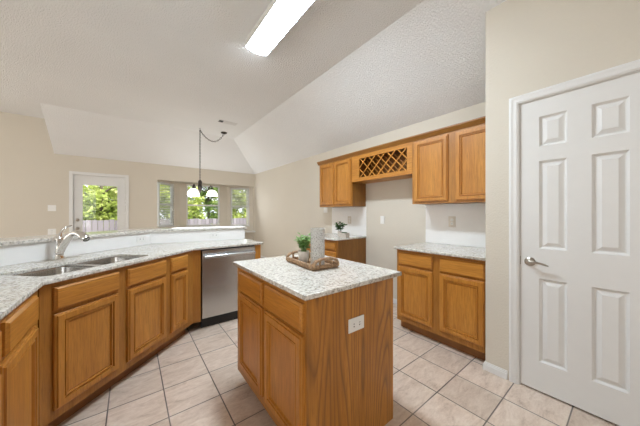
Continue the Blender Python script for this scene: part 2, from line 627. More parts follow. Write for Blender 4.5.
# ------------------------------------------------------------------ pantry door
door = struct(thing('door_1', 'white six panel pantry door with nickel lever', 'door', (XP + .006, .516, .012), -PI / 2))
del door['category']
W_, H_ = .604, 2.049
xa, xb, xc, xd = .104, .245, .352, .500
zs = [(.205, .792), (1.002, 1.617), (1.718, 1.928)]
m = MB()
m.box(0, xa, 0, .035, 0, H_); m.box(xb, xc, 0, .035, 0, H_); m.box(xd, W_, 0, .035, 0, H_)
zcuts = [0] + [z for p in zs for z in p] + [H_]
for x0, x1 in ((xa, xb), (xc, xd)):
    for k in range(0, 8, 2):
        m.box(x0, x1, 0, .035, zcuts[k], zcuts[k + 1])
m.build('slab', 'white', door)
for x0, x1 in ((xa, xb), (xc, xd)):
    for z0, z1 in zs:
        MB().rings(x0, x1, z0, z1, [(0, 0), (.004, -.005), (.012, -.015), (.018, -.015), (.042, -.002), (.045, -.002)]).build('panel', 'white', door)
# lever
m = MB()
m.lathe([(.001, 0), (.031, 0), (.032, -.004), (.027, -.010), (.014, -.014), (.011, -.016), (.010, -.040), (.001, -.041)], (.055, 0, .903), 28, axis=1)
m.tube([(.055, -.040, .903), (.068, -.046, .905), (.090, -.047, .906), (.118, -.044, .903), (.142, -.042, .896), (.160, -.041, .890)], [.011, .010, .008, .0065, .006, .004], 12)
lv = m.build('lever_handle', 'nickel', door, smooth=True)
lv['label'] = 'satin nickel lever handle'
m = MB(); m.box(-.003, .003, -.001, .012, .875, .935); m.build('latch_plate', 'nickel', door)

# ------------------------------------------------------------------ patio door in the back wall
d2 = struct(thing('door_2', 'white patio door with one large glass lite in the tan back wall', 'door', (-.925, YB + .03, 0)))
del d2['category']
m = MB()
m.box(.014, .133, 0, .045, .01, 2.046); m.box(.704, .826, 0, .045, .01, 2.046)
m.box(.133, .704, 0, .045, 1.868, 2.046); m.box(.133, .704, 0, .045, .01, .30)
m.build('slab', 'white', d2)
m = MB()
for x0, x1, z0, z1 in ((.125, .145, .30, 1.868), (.692, .712, .30, 1.868), (.125, .712, 1.85, 1.875), (.125, .712, .29, .315)):
    m.box(x0, x1, -.01, .0, z0, z1, .003)
m.build('lite_frame', 'white', d2)
MB().box(.133, .704, .018, .024, .30, 1.868).build('pane', 'glass', d2)
for nm, z in (('deadbolt', 1.128), ('door_knob', .955)):
    MB().lathe([(.001, -.0), (.030, 0), (.030, -.010), (.012, -.014), (.012, -.03), (.026, -.04), (.027, -.055), (.015, -.065), (.001, -.066)], (.068, 0, z), 18, axis=1).build(nm, 'nickel', d2, smooth=True)
m = MB()
for x0, x1, z0, z1 in ((-.975, -.918, 0, 2.112), (-.092, -.035, 0, 2.112), (-.918, -.092, 2.055, 2.112)):
    m.box(x0, x1, YB - .018, YB, z0, z1, .004)
m.box(-.925, -.913, YB, YB + .12, 0, 2.06); m.box(-.097, -.085, YB, YB + .12, 0, 2.06); m.box(-.913, -.097, YB, YB + .12, 2.048, 2.06)
struct(m.build('trim_3', 'white'))

# ------------------------------------------------------------------ bay windows
def window(name, p0, p1, s0, s1, z0, z1, blind=None):
    a = math.atan2(p1[1] - p0[1], p1[0] - p0[0])
    r = struct(thing(name, '', 'window', (p0[0] + math.cos(a) * s0, p0[1] + math.sin(a) * s0, z0), a))
    del r['category']; del r['label']
    W, H = s1 - s0, z1 - z0
    m = MB()
    f = .035
    m.box(0, f, .03, .09, 0, H); m.box(W - f, W, .03, .09, 0, H); m.box(f, W - f, .03, .09, 0, f); m.box(f, W - f, .03, .09, H - f, H)
    m.box(f, W - f, .035, .07, H * .485, H * .485 + .045)
    m.build('window_frame', 'white', r)
    MB().box(f, W - f, .05, .055, f, H * .485).build('pane', 'glass', r)
    MB().box(f, W - f, .06, .065, H * .485 + .045, H - f).build('pane', 'glass', r)
    MB().box(-.02, W + .02, -.035, .03, -.02, .0, .004).build('sill', 'white', r)
    if blind:
        lab, zb, tilt = blind
        b = thing('window_blind', lab, 'blind', (p0[0] + math.cos(a) * s0, p0[1] + math.sin(a) * s0, z0), a)
        MB().box(.012, W - .012, -.02, .02, H - .045, H - .005, .003).build('head_rail', 'blind', b)
        m = MB()
        z = H - .06
        c, s = math.cos(tilt), math.sin(tilt)
        while z > zb + .03:
            old = m.T
            m.T = Matrix.Translation((0, 0, z)) @ Matrix.Rotation(tilt, 4, 'X')
            m.box(.015, W - .015, -.023, .023, -.0012, .0012)
            m.T = old
            z -= .042
        m.build('slats', 'blind', b)
        MB().box(.015, W - .015, -.02, .02, zb, zb + .02, .003).build('bottom_rail', 'blind', b)
    return r
u = ((BB[0] - .5), (BB[1] - YB - .12))
L0 = math.hypot(*u)
window('window_1', (.5, YB + .12), BB, WIN['L'][0] - .08 + .09, WIN['L'][1] - .08, WIN['L'][2], WIN['L'][3], ('white slatted blind with open slats on the narrow window beside the patio door', .005, .48))
window('window_2', BB, BC, *WIN['C'])
window('window_3', BC, (2.915, YB + .12), *WIN['R'], ('white slatted blind raised halfway on the window nearest the cabinets', .52, .55))

# ------------------------------------------------------------------ outside
LAWN = -.45
tag(MB().poly([(-14, 7.9, LAWN), (16, 7.9, LAWN), (16, 30, LAWN), (-14, 30, LAWN)]).build('lawn', 'grass'), 'lawn outside beyond the patio door', 'lawn')['kind'] = 'structure'
fn = thing('wooden_fence', 'weathered grey wooden privacy fence seen through the glass', 'fence', (0, 10.6, LAWN))
m = MB()
x = -7.0
random.seed(4)
while x < 12:
    m.box(x, x + .134, 0, .02, 0, 1.50 + random.uniform(-.015, .015)); x += .14
m.build('boards', 'fence', fn)
m = MB(); m.box(-7, 12, .021, .06, .35, .44); m.box(-7, 12, .021, .06, 1.15, 1.24); m.build('rails', 'fence', fn)
def tree(label, x, y, h, r, mat, seed, n=5200, leaf=.15):
    rnd = random.Random(seed)
    t = thing('garden_tree', label, 'tree', (x, y, LAWN), 0, 'trees beyond the fence')
    m = MB()
    lean = rnd.uniform(-.15, .15)
    m.tube([(0, 0, 0), (lean * .2, 0, h * .25), (lean * .5, .05, h * .5), (lean, 0, h * .9)], [.11, .09, .07, .02], 8)
    for k in range(7):
        a = k * 2.4
        z = h * (.35 + .07 * k)
        m.tube([(lean * .4, 0, z), (lean * .4 + r * .4 * math.cos(a), r * .4 * math.sin(a), z + .25), (lean * .4 + r * .85 * math.cos(a), r * .85 * math.sin(a), z + .3)], [.04, .028, .01], 6)
    m.build('trunk', 'bark', t)
    m = MB()
    cl = []
    for k in range(60):
        while True:
            p = Vector((rnd.uniform(-1, 1), rnd.uniform(-1, 1), rnd.uniform(-1, 1)))
            if p.length < 1: break
        cl.append((Vector((p.x * r, p.y * r * .8, h * .52 + p.z * h * .46)), rnd.uniform(.2, .4)))
    for k in range(n):
        c, s = cl[rnd.randrange(len(cl))]
        d = Vector((rnd.gauss(0, 1), rnd.gauss(0, 1), rnd.gauss(0, .8)))
        p = c + d.normalized() * s * rnd.uniform(.3, 1)
        a = Vector((rnd.uniform(-1, 1), rnd.uniform(-1, 1), rnd.uniform(-.8, .5))).normalized()
        b = a.cross(Vector((rnd.uniform(-1, 1), rnd.uniform(-1, 1), rnd.uniform(-1, 1)))).normalized()
        l = leaf * rnd.uniform(.6, 1.3)
        m.poly([p, p + a * l * .5 + b * l * .32, p + a * l, p + a * l * .5 - b * l * .32])
    m.build('foliage', mat, t, recalc=False)
    return t
TL = [('bright yellow green tree seen through the patio door glass', -.9, 12.5, 3.5, .95, 'tree'), ('light green tree seen through the narrow window with the open blind', 1.65, 12.5, 3.6, .95, 'tree'),
      ('light green tree in front at the right of the centre bay window', 4.2, 12.5, 3.5, .95, 'tree'), ('green tree beyond the bay window by the right wall', 6.75, 12.5, 3.5, .95, 'tree_b'),
      ('deeper green tree far behind the left of the patio door glass', -2.6, 15.6, 4.6, 1.15, 'tree_b'), ('deeper green tree far behind between patio door and bay', .6, 15.6, 4.6, 1.15, 'tree_b'),
      ('deeper green tree far behind the middle of the centre bay window', 3.7, 15.6, 4.8, 1.15, 'tree_b'), ('deeper green tree far behind the bay window by the right wall', 6.8, 15.6, 4.6, 1.15, 'tree_b')]
TL += [('tall tree farthest back behind the patio door glass', -1.3, 19.0, 6.0, 1.3, 'tree'), ('tall tree farthest back behind the narrow bay window', 2.1, 19.0, 6.0, 1.3, 'tree'),
       ('tall tree farthest back behind the centre bay window', 5.4, 19.0, 6.0, 1.3, 'tree'), ('tall tree farthest back beyond the right bay window', 8.7, 19.0, 6.0, 1.3, 'tree')]
for i, (lab, x, y, h, r, mt) in enumerate(TL):
    tree(lab, x, y, h, r, mt, 10 + i)
tree('low bush before the fence in the centre bay window', 2.75, 9.4, 1.3, .40, 'tree_b', 40, 1500, .09)

# ------------------------------------------------------------------ cabinets
def add_door(root, x0, x1, z0, z1):
    d = MB().rings(x0, x1, z0, z1, [(0, 0), (0, .012), (.002, .014), (.009, .0145), (.011, .022), (.042, .022), (.043, .012), (.049, .012), (.051, .019), (.057, .019), (.059, .008), (.066, .007)], fill=False).build('door', 'oak_v', root)
    MB().rings(x0 + .066, x1 - .066, z0 + .066, z1 - .066, [(0, .007), (.003, .010)]).build('door_panel', 'oak_v', d)
    return d
def add_drawer(root, x0, x1, z0, z1):
    return MB().rings(x0, x1, z0, z1, [(0, 0), (0, .012), (.004, .015), (.010, .022), (.016, .022)]).build('drawer', 'oak_h', root)

def carcass(root, W, D, z0, z1, ends=('oak_v', 'oak_v'), toe=True, top=False):
    t = .018
    m = MB()
    m.box(0, t, .02, D, z0, z1); m.box(W - t, W, .02, D, z0, z1)
    m.box(t, W - t, .02, D, z0, z0 + t); m.box(t, W - t, D - t, D, z0 + t, z1)
    if top: m.box(t, W - t, .02, D - t, z1 - t, z1)
    m.build('body', 'oak_side', root)
    MB().box(0, W, 0, .02, z0, z1, .001).build('face_frame', 'oak_frame', root)
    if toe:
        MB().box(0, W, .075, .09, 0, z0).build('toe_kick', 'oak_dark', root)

Z0, Z1, ZT = .10, .875, .90
dz = (.715, .845); oz = (.155, .692)

# diagonal sink run
diag0 = Vector((-.39, 1.95))
def diag(t): return (diag0.x + t / R2, diag0.y + t / R2, 0)
t0 = thing('sink_cabinet', 'wide oak sink cabinet with two doors under the double sink', 'cabinet', diag(.004), PI / 4)
carcass(t0, .925, .60, Z0, Z1)
for a, b in ((.06, .442), (.512, .89)):
    add_drawer(t0, a, b, *dz); add_door(t0, a, b, *oz)
t0 = thing('base_cabinet', 'narrow oak base cabinet between the sink cabinet and dishwasher', 'cabinet', diag(.930), PI / 4)
m = MB(); m.box(0, .018, .02, .40, Z0, Z1); m.box(.018, .355, .385, .40, Z0, Z1); m.box(.018, .355, .02, .385, Z0, Z0 + .018); m.build('body', 'oak_v', t0)
MB().box(0, .352, 0, .02, Z0, Z1, .001).build('face_frame', 'oak_frame', t0)
m = MB(); old = m.T
m.T = Matrix.Translation((.352, 0, 0)) @ Matrix.Rotation(-PI / 4, 4, 'Z')
m.box(0, .078, 0, .02, Z0, Z1); m.box(.058, .078, .02, .25, Z0, Z1)
m.T = old
m.build('filler_stile', 'oak_frame', t0)
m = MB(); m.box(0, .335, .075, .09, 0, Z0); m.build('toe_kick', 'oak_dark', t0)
add_drawer(t0, .03, .255, *dz); add_door(t0, .03, .255, *oz)

# left run, faces +x
t0 = thing('base_cabinet', 'oak base cabinet in the corner left of the sink cabinet', 'cabinet', (-.39, 1.435, 0), PI / 2)
carcass(t0, .508, .595, Z0, Z1)
add_drawer(t0, .035, .425, *dz); add_door(t0, .0, .425, *oz)
t0 = thing('base_cabinet', 'oak base cabinet cut off by the left edge of the photo', 'cabinet', (-.39, .62, 0), PI / 2)
carcass(t0, .81, .595, Z0, Z1)
for a, b in ((.03, .385), (.425, .79)):
    add_drawer(t0, a, b, *dz); add_door(t0, a, b, *oz)

# dishwasher end panel
tag(MB().box(1.214, 1.282, 2.862, 3.30, 0, Z1, .002).build('end_panel', 'oak_v'), 'slim oak end panel closing the counter beside the dishwasher', 'panel')

# island
t0 = thing('island_cabinet', 'freestanding oak island cabinet with two doors and grainy end panel', 'cabinet', (.63, 1.815, 0), -PI / 2)
carcass(t0, .885, .635, Z0, Z1)
for a, b in ((.072, .455), (.495, .888)):
    add_drawer(t0, a, b, *dz); add_door(t0, a, b, .165, .695)
ep = MB().box(.885, .905, 0, .638, .0, Z1, .001).build('end_panel', 'oak_panel', t0)
# its grain runs across the panel width
ep.data.transform(Matrix.Translation((-.885, 0, 0))); ep.location = (.885, 0, 0)
ep.data.transform(Matrix.Rotation(-PI / 2, 4, 'Z')); ep.rotation_euler = (0, 0, PI / 2)
MB().box(.888, .9055, .630, .645, 0, Z1, .002).build('corner_stile', 'oak_v', t0)

# right base, faces -x
t0 = thing('base_cabinet', 'oak base cabinet with two drawers and doors beside the pantry wall', 'cabinet', (2.318, 1.604, 0), -PI / 2)
carcass(t0, .862, .605, Z0, Z1)
for a, b in ((.028, .404), (.474, .846)):
    add_drawer(t0, a, b, *dz); add_door(t0, a, b, *oz)
# buffet
t0 = thing('drawer_cabinet', 'oak drawer cabinet far along the right wall under potted sprigs', 'cabinet', (2.318, 3.405, 0), -PI / 2)
carcass(t0, .815, .605, Z0, Z1)
for a, b in ((.03, .40), (.43, .79)):
    for z0, z1 in ((.73, .845), (.545, .705), (.345, .52), (.145, .32)):
        add_drawer(t0, a, b, z0, z1)

# uppers
ZU0, ZU1 = 1.37, 2.105
XU = 2.62
t0 = thing('wall_cabinet', 'oak two door wall cabinet hung left of the wine rack', 'cabinet', (XU, 3.39, 0), -PI / 2)
carcass(t0, .794, .308, ZU0, ZU1, toe=False, top=True)
add_door(t0, .035, .388, ZU0 + .03, 2.085); add_door(t0, .413, .778, ZU0 + .03, 2.085)
t0 = thing('wall_cabinet', 'larger oak two door wall cabinet hung right of the wine rack', 'cabinet', (XU, 1.604, 0), -PI / 2)
carcass(t0, .862, .308, ZU0, ZU1, toe=False, top=True)
add_door(t0, .034, .412, ZU0 + .02, 2.085); add_door(t0, .488, .85, ZU0 + .02, 2.085)
wr = thing('wine_rack', 'oak wine rack with crossed lattice between two wall cabinets', 'wine rack', (XU, 2.594, 0), -PI / 2)
ZW0, ZW1 = 1.74, 2.105
WL = .988
m = MB(); m.box(0, .018, .02, .308, ZW0, ZW1); m.box(WL - .018, WL, .02, .308, ZW0, ZW1); m.box(.018, WL - .018, .02, .308, ZW0, ZW0 + .018)
m.box(.018, WL - .018, .02, .308, ZW1 - .018, ZW1); m.box(.018, WL - .018, .29, .308, ZW0 + .018, ZW1 - .018); m.build('body', 'oak_side', wr)  # darker oak stands in for the deep shade inside the rack
m = MB(); fx0, fx1, fz0, fz1 = .14, .918, 1.782, 2.052
m.box(0, fx0, 0, .02, ZW0, ZW1); m.box(fx1, WL, 0, .02, ZW0, ZW1); m.box(fx0, fx1, 0, .02, ZW0, fz0); m.box(fx0, fx1, 0, .02, fz1, ZW1)
m.build('face_frame', 'oak_h', wr)
MB().box(0, WL, -.012, .30, ZW0 - .014, ZW0 - .001, .003).build('bottom_shelf', 'oak_h', wr)
def lattice(y0, y1, name, mt):
    for sgn in (1, -1):
        m = MB()
        hgt = fz1 - fz0
        pitch = .158
        k = -4
        for k in range(-3, 8):
            xb = fx0 + .02 + k * pitch
            # strip from (xb,fz0) rising to (xb+hgt,fz1), mirrored for sgn -1; clipped to the opening
            pts = []
            xs0, zs0, xs1, zs1 = xb, fz0, xb + hgt, fz1
            if xs1 <= fx0 or xs0 >= fx1: continue
            if xs0 < fx0: zs0 += fx0 - xs0; xs0 = fx0
            if xs1 > fx1: zs1 -= xs1 - fx1; xs1 = fx1
            if sgn < 0:
                xs0, xs1 = fx0 + fx1 - xs0, fx0 + fx1 - xs1
            L = math.hypot(xs1 - xs0, zs1 - zs0)
            if L < .03: continue
            old = m.T
            m.T = Matrix.Translation((xs0, 0, zs0)) @ Matrix.Rotation(-math.atan2(zs1 - zs0, xs1 - xs0), 4, 'Y')
            o_ = 0 if sgn > 0 else .0065
            m.box(0.004, L - .004, y0 + o_, y1 + o_, -.0048, .0048)
            m.T = old
        m.build(name, mt, wr)
lattice(.004, .0105, 'lattice', 'oak_light')
lattice(.15, .1565, 'lattice', 'oak_v')
# crown moulding
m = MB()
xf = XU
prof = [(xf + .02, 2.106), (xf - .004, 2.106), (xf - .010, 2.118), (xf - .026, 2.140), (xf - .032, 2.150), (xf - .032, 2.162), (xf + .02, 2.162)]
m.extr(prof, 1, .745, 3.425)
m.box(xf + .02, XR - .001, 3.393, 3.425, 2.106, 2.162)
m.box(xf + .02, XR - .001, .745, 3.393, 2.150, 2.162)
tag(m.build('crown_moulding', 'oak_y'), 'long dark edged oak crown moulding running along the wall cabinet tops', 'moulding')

# ------------------------------------------------------------------ worktops
def st(s, t):
    """point from coordinates along (s) and across (t) the diagonal"""
    return ((s - t) / R2, (s + t) / R2)
def rrect(s0, s1, t0, t1, r, k=5, f=st):
    pts = []
    for cs, ct, a0 in ((s1 - r, t1 - r, 0), (s0 + r, t1 - r, PI / 2), (s0 + r, t0 + r, PI), (s1 - r, t0 + r, 1.5 * PI)):
        for i in range(k + 1):
            a = a0 + i * PI / 2 / k
            pts.append(f(cs + r * math.cos(a), ct + r * math.sin(a)))
    return pts
SP = offset_line(FRONT, -.0085)
ce = 1.305
outer = [(-.368, .40), (-.368, 1.932), (.520, 2.832 - .012), (ce, 2.832), (ce, 3.30), (SP[3][0], SP[3][1]), SP[2], SP[1], (SP[0][0], .40)]
S0, S1, T0, T1 = 1.185, 1.925, 1.722, 2.085
SM = (S0 + S1) / 2
holes = [rrect(S0, S1, T0, T1, .05)]
ct = slab('peninsula_worktop', outer, holes, Z1, ZT, 'granite')
tag(ct, 'long speckled white granite worktop around the sink and dishwasher', 'worktop')
tag(slab('island_worktop', [(.604, .884), (1.326, .884), (1.326, 1.841), (.604, 1.841)], [], Z1, ZT, 'granite'), 'speckled white granite worktop on the island under the tray', 'worktop')
tag(slab('side_worktop', [(2.268, .745), (2.920, .745), (2.920, 1.612), (2.268, 1.612)], [], Z1, ZT, 'granite'), 'speckled granite worktop beside the pantry wall', 'worktop')
tag(slab('side_worktop', [(2.268, 2.583), (2.920, 2.583), (2.920, 3.412), (2.268, 3.412)], [], Z1, ZT, 'granite'), 'speckled granite worktop far along the right wall under sprigs', 'worktop')
bf = offset_line(FRONT, -.028); bb = offset_line(FRONT, .30)
bf[-1] = (1.296, bf[-1][1]); bb[-1] = (1.325, bb[-1][1])
tag(slab('bar_top', bf + bb[::-1], [], 1.039, 1.070, 'granite'), 'raised granite bar top on the low wall behind the faucet', 'bar')
# side backsplashes
tag(MB().box(2.9215, XR - .0005, .745, 1.606, ZT + .001, ZU0 - .001).build('backsplash', 'splash'), 'white backsplash panel beside the pantry wall under the larger wall cabinet', 'backsplash')
tag(MB().box(2.9215, XR - .0005, 2.586, 3.41, ZT + .001, ZU0 - .001).build('backsplash', 'splash'), 'white backsplash panel behind the potted sprigs', 'backsplash')

# ------------------------------------------------------------------ sink and faucet
sk = thing('kitchen_sink', 'double bowl stainless steel sink set in the granite below the faucet', 'sink', (*st(SM, (T0 + T1) / 2), Z1 - .001), PI / 4)
hw, hh = (S1 - S0) / 2 + .004, (T1 - T0) / 2 + .004
def bowl(x0, x1, depth):
    f = lambda a, b: (a, b)
    m = MB()
    loops = []
    for ins, z, r in ((-.006, -.001, .055), (0, -.001, .05), (.002, -.012, .05), (.006, -depth * .75, .05), (.018, -depth + .02, .05), (.05, -depth, .05)):
        loops.append([m._v((p[0], p[1], z)) for p in rrect(x0 + ins, x1 - ins, -hh + .002 + ins, hh - .002 - ins, r, 5, f)])
    for A, B in zip(loops, loops[1:]):
        for k in range(len(A)):
            m.bm.faces.new((A[k], A[(k + 1) % len(A)], B[(k + 1) % len(A)], B[k]))
    m.bm.faces.new(loops[-1])
    b = m.build('bowl', 'sink_steel', sk, smooth=True)
    MB().lathe([(.044, 0), (.044, .003), (.036, .003), (.030, .0005), (.001, .0005)], ((x0 + x1) / 2, 0, -depth + .0005), 20).build('drain', 'chrome', b, smooth=True)
bowl(-hw + .002, -.024, .18)
bowl(.024, hw - .002, .18)
MB().box(-.0165, .0165, -hh + .006, hh - .006, -.04, .012, .006).build('divider', 'sink_steel', sk)

fc = thing('kitchen_faucet', 'polished nickel pull out faucet with top lever behind the sink', 'faucet', (-.445, 2.785, ZT), PI / 4)
fc.scale = (1.25, .86, 1.05)
m = MB()
pl = rrect(-.125, .125, -.03, .03, .028, 6, lambda a, b: (a, b))
m.prism(pl, 0.0005, .006); m.build('base_plate', 'chrome', fc)
MB().lathe([(.001, .006), (.030, .006), (.029, .012), (.023, .022), (.0225, .045), (.0245, .05), (.0245, .056), (.022, .06), (.021, .11), (.023, .145), (.021, .160), (.012, .170), (.001, .172)], (0, 0, 0), 24).build('faucet_body', 'chrome', fc, smooth=True)
MB().tube([(.002, -.006, .055), (.004, -.03, .095), (.006, -.062, .135), (.008, -.095, .168), (.010, -.125, .188), (.011, -.155, .196), (.012, -.18, .192)], [.021, .022, .0215, .021, .020, .0195, .020], 16).build('spout', 'chrome', fc, smooth=True)
MB().tube([(.012, -.181, .192), (.013, -.205, .184), (.014, -.235, .168), (.0145, -.255, .155), (.015, -.262, .150)], [.021, .024, .026, .026, .022], 16).build('spray_head', 'chrome', fc, smooth=True)
MB().tube([(0, 0, .155), (.006, .004, .185), (.020, .006, .215), (.042, .006, .238), (.066, .004, .248), (.074, .003, .249)], [.016, .012, .009, .0075, .0065, .003], 12).build('lever', 'chrome', fc, smooth=True)

# ------------------------------------------------------------------ dishwasher
dw = thing('dishwasher', 'stainless steel dishwasher with bar handle under the worktop', 'dishwasher', (.611, 2.862, 0))
MB().box(0, .598, .03, .46, .10, .868).build('tub', 'black', dw)
dr = MB().box(0, .598, 0, .029, .118, .858, .004).build('door', 'steel', dw)
MB().box(.0, .598, .058, .075, 0.0, .112).build('toe_kick', 'black', dw)
m = MB()
m.tube([(.018, -.040, .790), (.10, -.047, .792), (.30, -.052, .793), (.50, -.047, .792), (.580, -.040, .790)], .019, 14)
m.build('handle', 'steel', dr, smooth=True)
for x in (.03, .553):
    MB().box(x, x + .015, -.04, -.001, .782, .802, .002).build('handle_bracket', 'steel', dr)
MB().box(.475, .512, -.002, -.0003, .283, .290).build('maker_badge', 'slot', dr)

# ------------------------------------------------------------------ outlets and switches (local: face -y)
def plate(name, label, loc, rz, kind='outlet', horiz=False, w=.072, h=.116, mt='plastic'):
    o = thing(name, label, name.replace('light_', '').replace('wall_', ''), loc, rz)
    a, b = (h, w) if horiz else (w, h)
    MB().box(-a / 2, a / 2, -.006, -.0006, -b / 2, b / 2, .002).build('cover_plate', mt, o)
    if kind == 'outlet':
        for k in (-1, 1):
            cx, cz = (k * .021, 0) if horiz else (0, k * .021)
            f = MB().box(cx - .014, cx + .014, -.0075, -.0062, cz - .014, cz + .014, .0005).build('receptacle', 'plastic', o)
            m = MB()
            for q in (-1, 1):
                if horiz: m.box(cx - .005, cx + .005, -.0082, -.0076, cz + q * .006 - .0012, cz + q * .006 + .0012)
                else: m.box(cx + q * .006 - .0012, cx + q * .006 + .0012, -.0082, -.0076, cz - .005, cz + .005)
            m.box(cx - .002, cx + .002, -.0082, -.0076, cz - .011, cz - .008)
            m.build('slots', 'slot', f)
    else:
        MB().box(-.016, .016, -.0085, -.0062, -.032, .032, .001).build('rocker', 'plastic', o)
    return o
plate('outlet', 'white outlet set sideways in the oak island end panel', (.947, .909, .674), 0, horiz=True)
plate('outlet', 'outlet on the white backsplash beside the pantry wall', (2.9212, 1.286, 1.165), -PI / 2, mt='almond', w=.08, h=.125)
plate('outlet', 'outlet on the white backsplash above the potted sprigs', (2.9212, 2.95, 1.15), -PI / 2, mt='almond', w=.08, h=.125)
plate('light_switch', 'white switch on bare wall between the two base cabinets', (XR - .0003, 2.275, 1.165), -PI / 2, 'switch')
plate('light_switch', 'small white switch just under the left end of wall cabinets', (XR - .0003, 3.60, 1.335), -PI / 2, 'switch', w=.11)
plate('light_switch', 'white switch on the tan back wall left of the patio door', (-1.21, YB - .0003, 1.365), 0, 'switch', w=.11)
plate('outlet', 'white outlet low on the tan back wall left of the patio door', (-1.21, YB - .0003, .905), 0, w=.11)
q = Vector(sp_f[2]) - Vector(sp_f[1]); q.normalize()
pp = Vector((.135, 3.475)) - q * .06
pd = Vector((pp.x, pp.x + (sp_f[1][1] - sp_f[1][0])))
plate('outlet', 'sideways outlet on the low backsplash right of the faucet', (pd.x, pd.y, .975), PI / 4, horiz=True)
q2 = Vector(sp_f[3]) - Vector(sp_f[2]); a2 = math.atan2(q2.y, q2.x); q2.normalize()
pd = Vector(sp_f[2]) + q2 * .70
plate('outlet', 'sideways outlet on the low backsplash above the dishwasher', (pd.x, pd.y, .975), a2, horiz=True)

# ------------------------------------------------------------------ ceiling light
lf = thing('ceiling_light', 'long white fluorescent light fixture on the kitchen ceiling', 'light', (1.075, 1.90, HC))
m = MB(); m.box(-.125, .125, -.62, .62, -.022, -.0005, .002)
m.box(-.125, -.1185, -.62, .62, -.066, -.022); m.box(.1185, .125, -.62, .62, -.066, -.022); m.box(-.1185, .1185, -.62, -.612, -.066, -.022); m.box(-.1185, .1185, .612, .62, -.066, -.022)
m.build('housing', 'white', lf)
prof = [(-.118, -.0225)] + [(-.116 + .232 * k / 14, -.060 - .026 * math.sin(PI * k / 14) ** .7) for k in range(15)] + [(.118, -.0225)]
MB().extr(prof, 1, -.61, .61).build('diffuser', 'diffuser', lf, smooth=True)

# ------------------------------------------------------------------ air vent
av = thing('air_vent', 'small white air vent in the ceiling beside the swag canopy', 'vent', (1.53, 4.99, HC))
m = MB(); m.box(-.18, .18, -.070, -.055, -.006, -.0005, .002); m.box(-.18, .18, .055, .070, -.006, -.0005, .002); m.box(-.18, -.165, -.055, .055, -.006, -.0005, .002); m.box(.165, .18, -.055, .055, -.006, -.0005, .002)
m.build('frame', 'white', av)
MB().box(-.165, -.085, -.055, .055, -.003, -.001).build('dark_duct', 'slot', av)
MB().box(-.085, .165, -.055, .055, -.003, -.001).build('damper', 'white', av)
m = MB()
for k in range(6):
    y = -.045 + k * .018
    old = m.T; m.T = Matrix.Translation((0, y, -.0045)) @ Matrix.Rotation(.15, 4, 'X')
    m.box(-.085, .165, -.0075, .0075, -.0006, .0006); m.T = old
m.build('louvers', 'white', av)

# ------------------------------------------------------------------ chandelier
ch = thing('chandelier', 'dark bronze three light chandelier with bell shades hung by a swag chain', 'chandelier', (1.165, 5.67, 0))
cx, cy = 1.655 - 1.165, 5.654 - 5.67
MB().lathe([(.001, HC - .035), (.025, HC - .034), (.06, HC - .02), (.068, HC - .006), (.068, HC - .0005), (.001, HC - .0004)], (cx, cy, 0), 24).build('canopy', 'bronze', ch, smooth=True)
MB().tube([(0, 0, HC - .0005), (0, 0, HC - .03), (.012, 0, HC - .05), (0, 0, HC - .065), (-.01, 0, HC - .05)], .005, 8).build('ceiling_hook', 'bronze', ch, smooth=True)
m = MB()
def link(c, d, flip, L=.042):
    d = Vector(d).normalized()
    u = d.cross(Vector((0, 1, 0)) if abs(d.y) < .9 else Vector((1, 0, 0))).normalized()
    v = d.cross(u)
    if flip: u = v
    c = Vector(c)
    pts = [c + d * (math.cos(2 * PI * k / 10) * L * .5) + u * (math.sin(2 * PI * k / 10) * .012) for k in range(10)]
    m.tube(pts, .0042, 5, closed=True)
z = HC - .07; k = 0
while z > 1.99:
    link((0, 0, z), (0, 0, 1), k % 2); z -= .033; k += 1
N = 17
P_sw = []
for i in range(N + 1):
    s = i / N
    P_sw.append(Vector((cx * s, cy * s, HC - .05 + .015 * s - .20 * 4 * s * (1 - s) * (1.0 + .25 * (s - .5)))))
acc = 0
for i in range(N):
    link((P_sw[i] + P_sw[i + 1]) / 2, P_sw[i + 1] - P_sw[i], i % 2, (P_sw[i + 1] - P_sw[i]).length * 1.28)
m.build('chain', 'bronze', ch, smooth=True)
MB().lathe([(.001, 1.99), (.010, 1.985), (.016, 1.97), (.034, 1.95), (.038, 1.92), (.030, 1.88), (.040, 1.85), (.046, 1.80), (.030, 1.76), (.016, 1.73), (.020, 1.71), (.010, 1.69), (.001, 1.68)], (0, 0, 0), 20).build('column', 'bronze', ch, smooth=True)
for k in range(3):
    a = k * 2 * PI / 3 + math.radians(25 - 37.8)
    c_, s_ = math.cos(a), math.sin(a)
    pr = [(.03, 1.75), (.08, 1.73), (.14, 1.75), (.18, 1.81), (.207, 1.86), (.228, 1.85), (.235, 1.815)]
    MB().tube([(r * c_, r * s_, z) for r, z in pr], .011, 8).build('arm', 'bronze', ch, smooth=True)
    sh = MB().lathe([(.020, 1.765), (.045, 1.758), (.075, 1.737), (.096, 1.70), (.108, 1.655), (.112, 1.643), (.108, 1.643), (.092, 1.70), (.071, 1.731), (.020, 1.755)], (.235 * c_, .235 * s_, 0), 22, cap=False).build('glass_shade', 'shade', ch, smooth=True)
    MB().lathe([(.001, 1.820), (.018, 1.817), (.025, 1.787), (.027, 1.762), (.001, 1.761)], (.235 * c_, .235 * s_, 0), 14).build('shade_cap', 'bronze', sh, smooth=True)

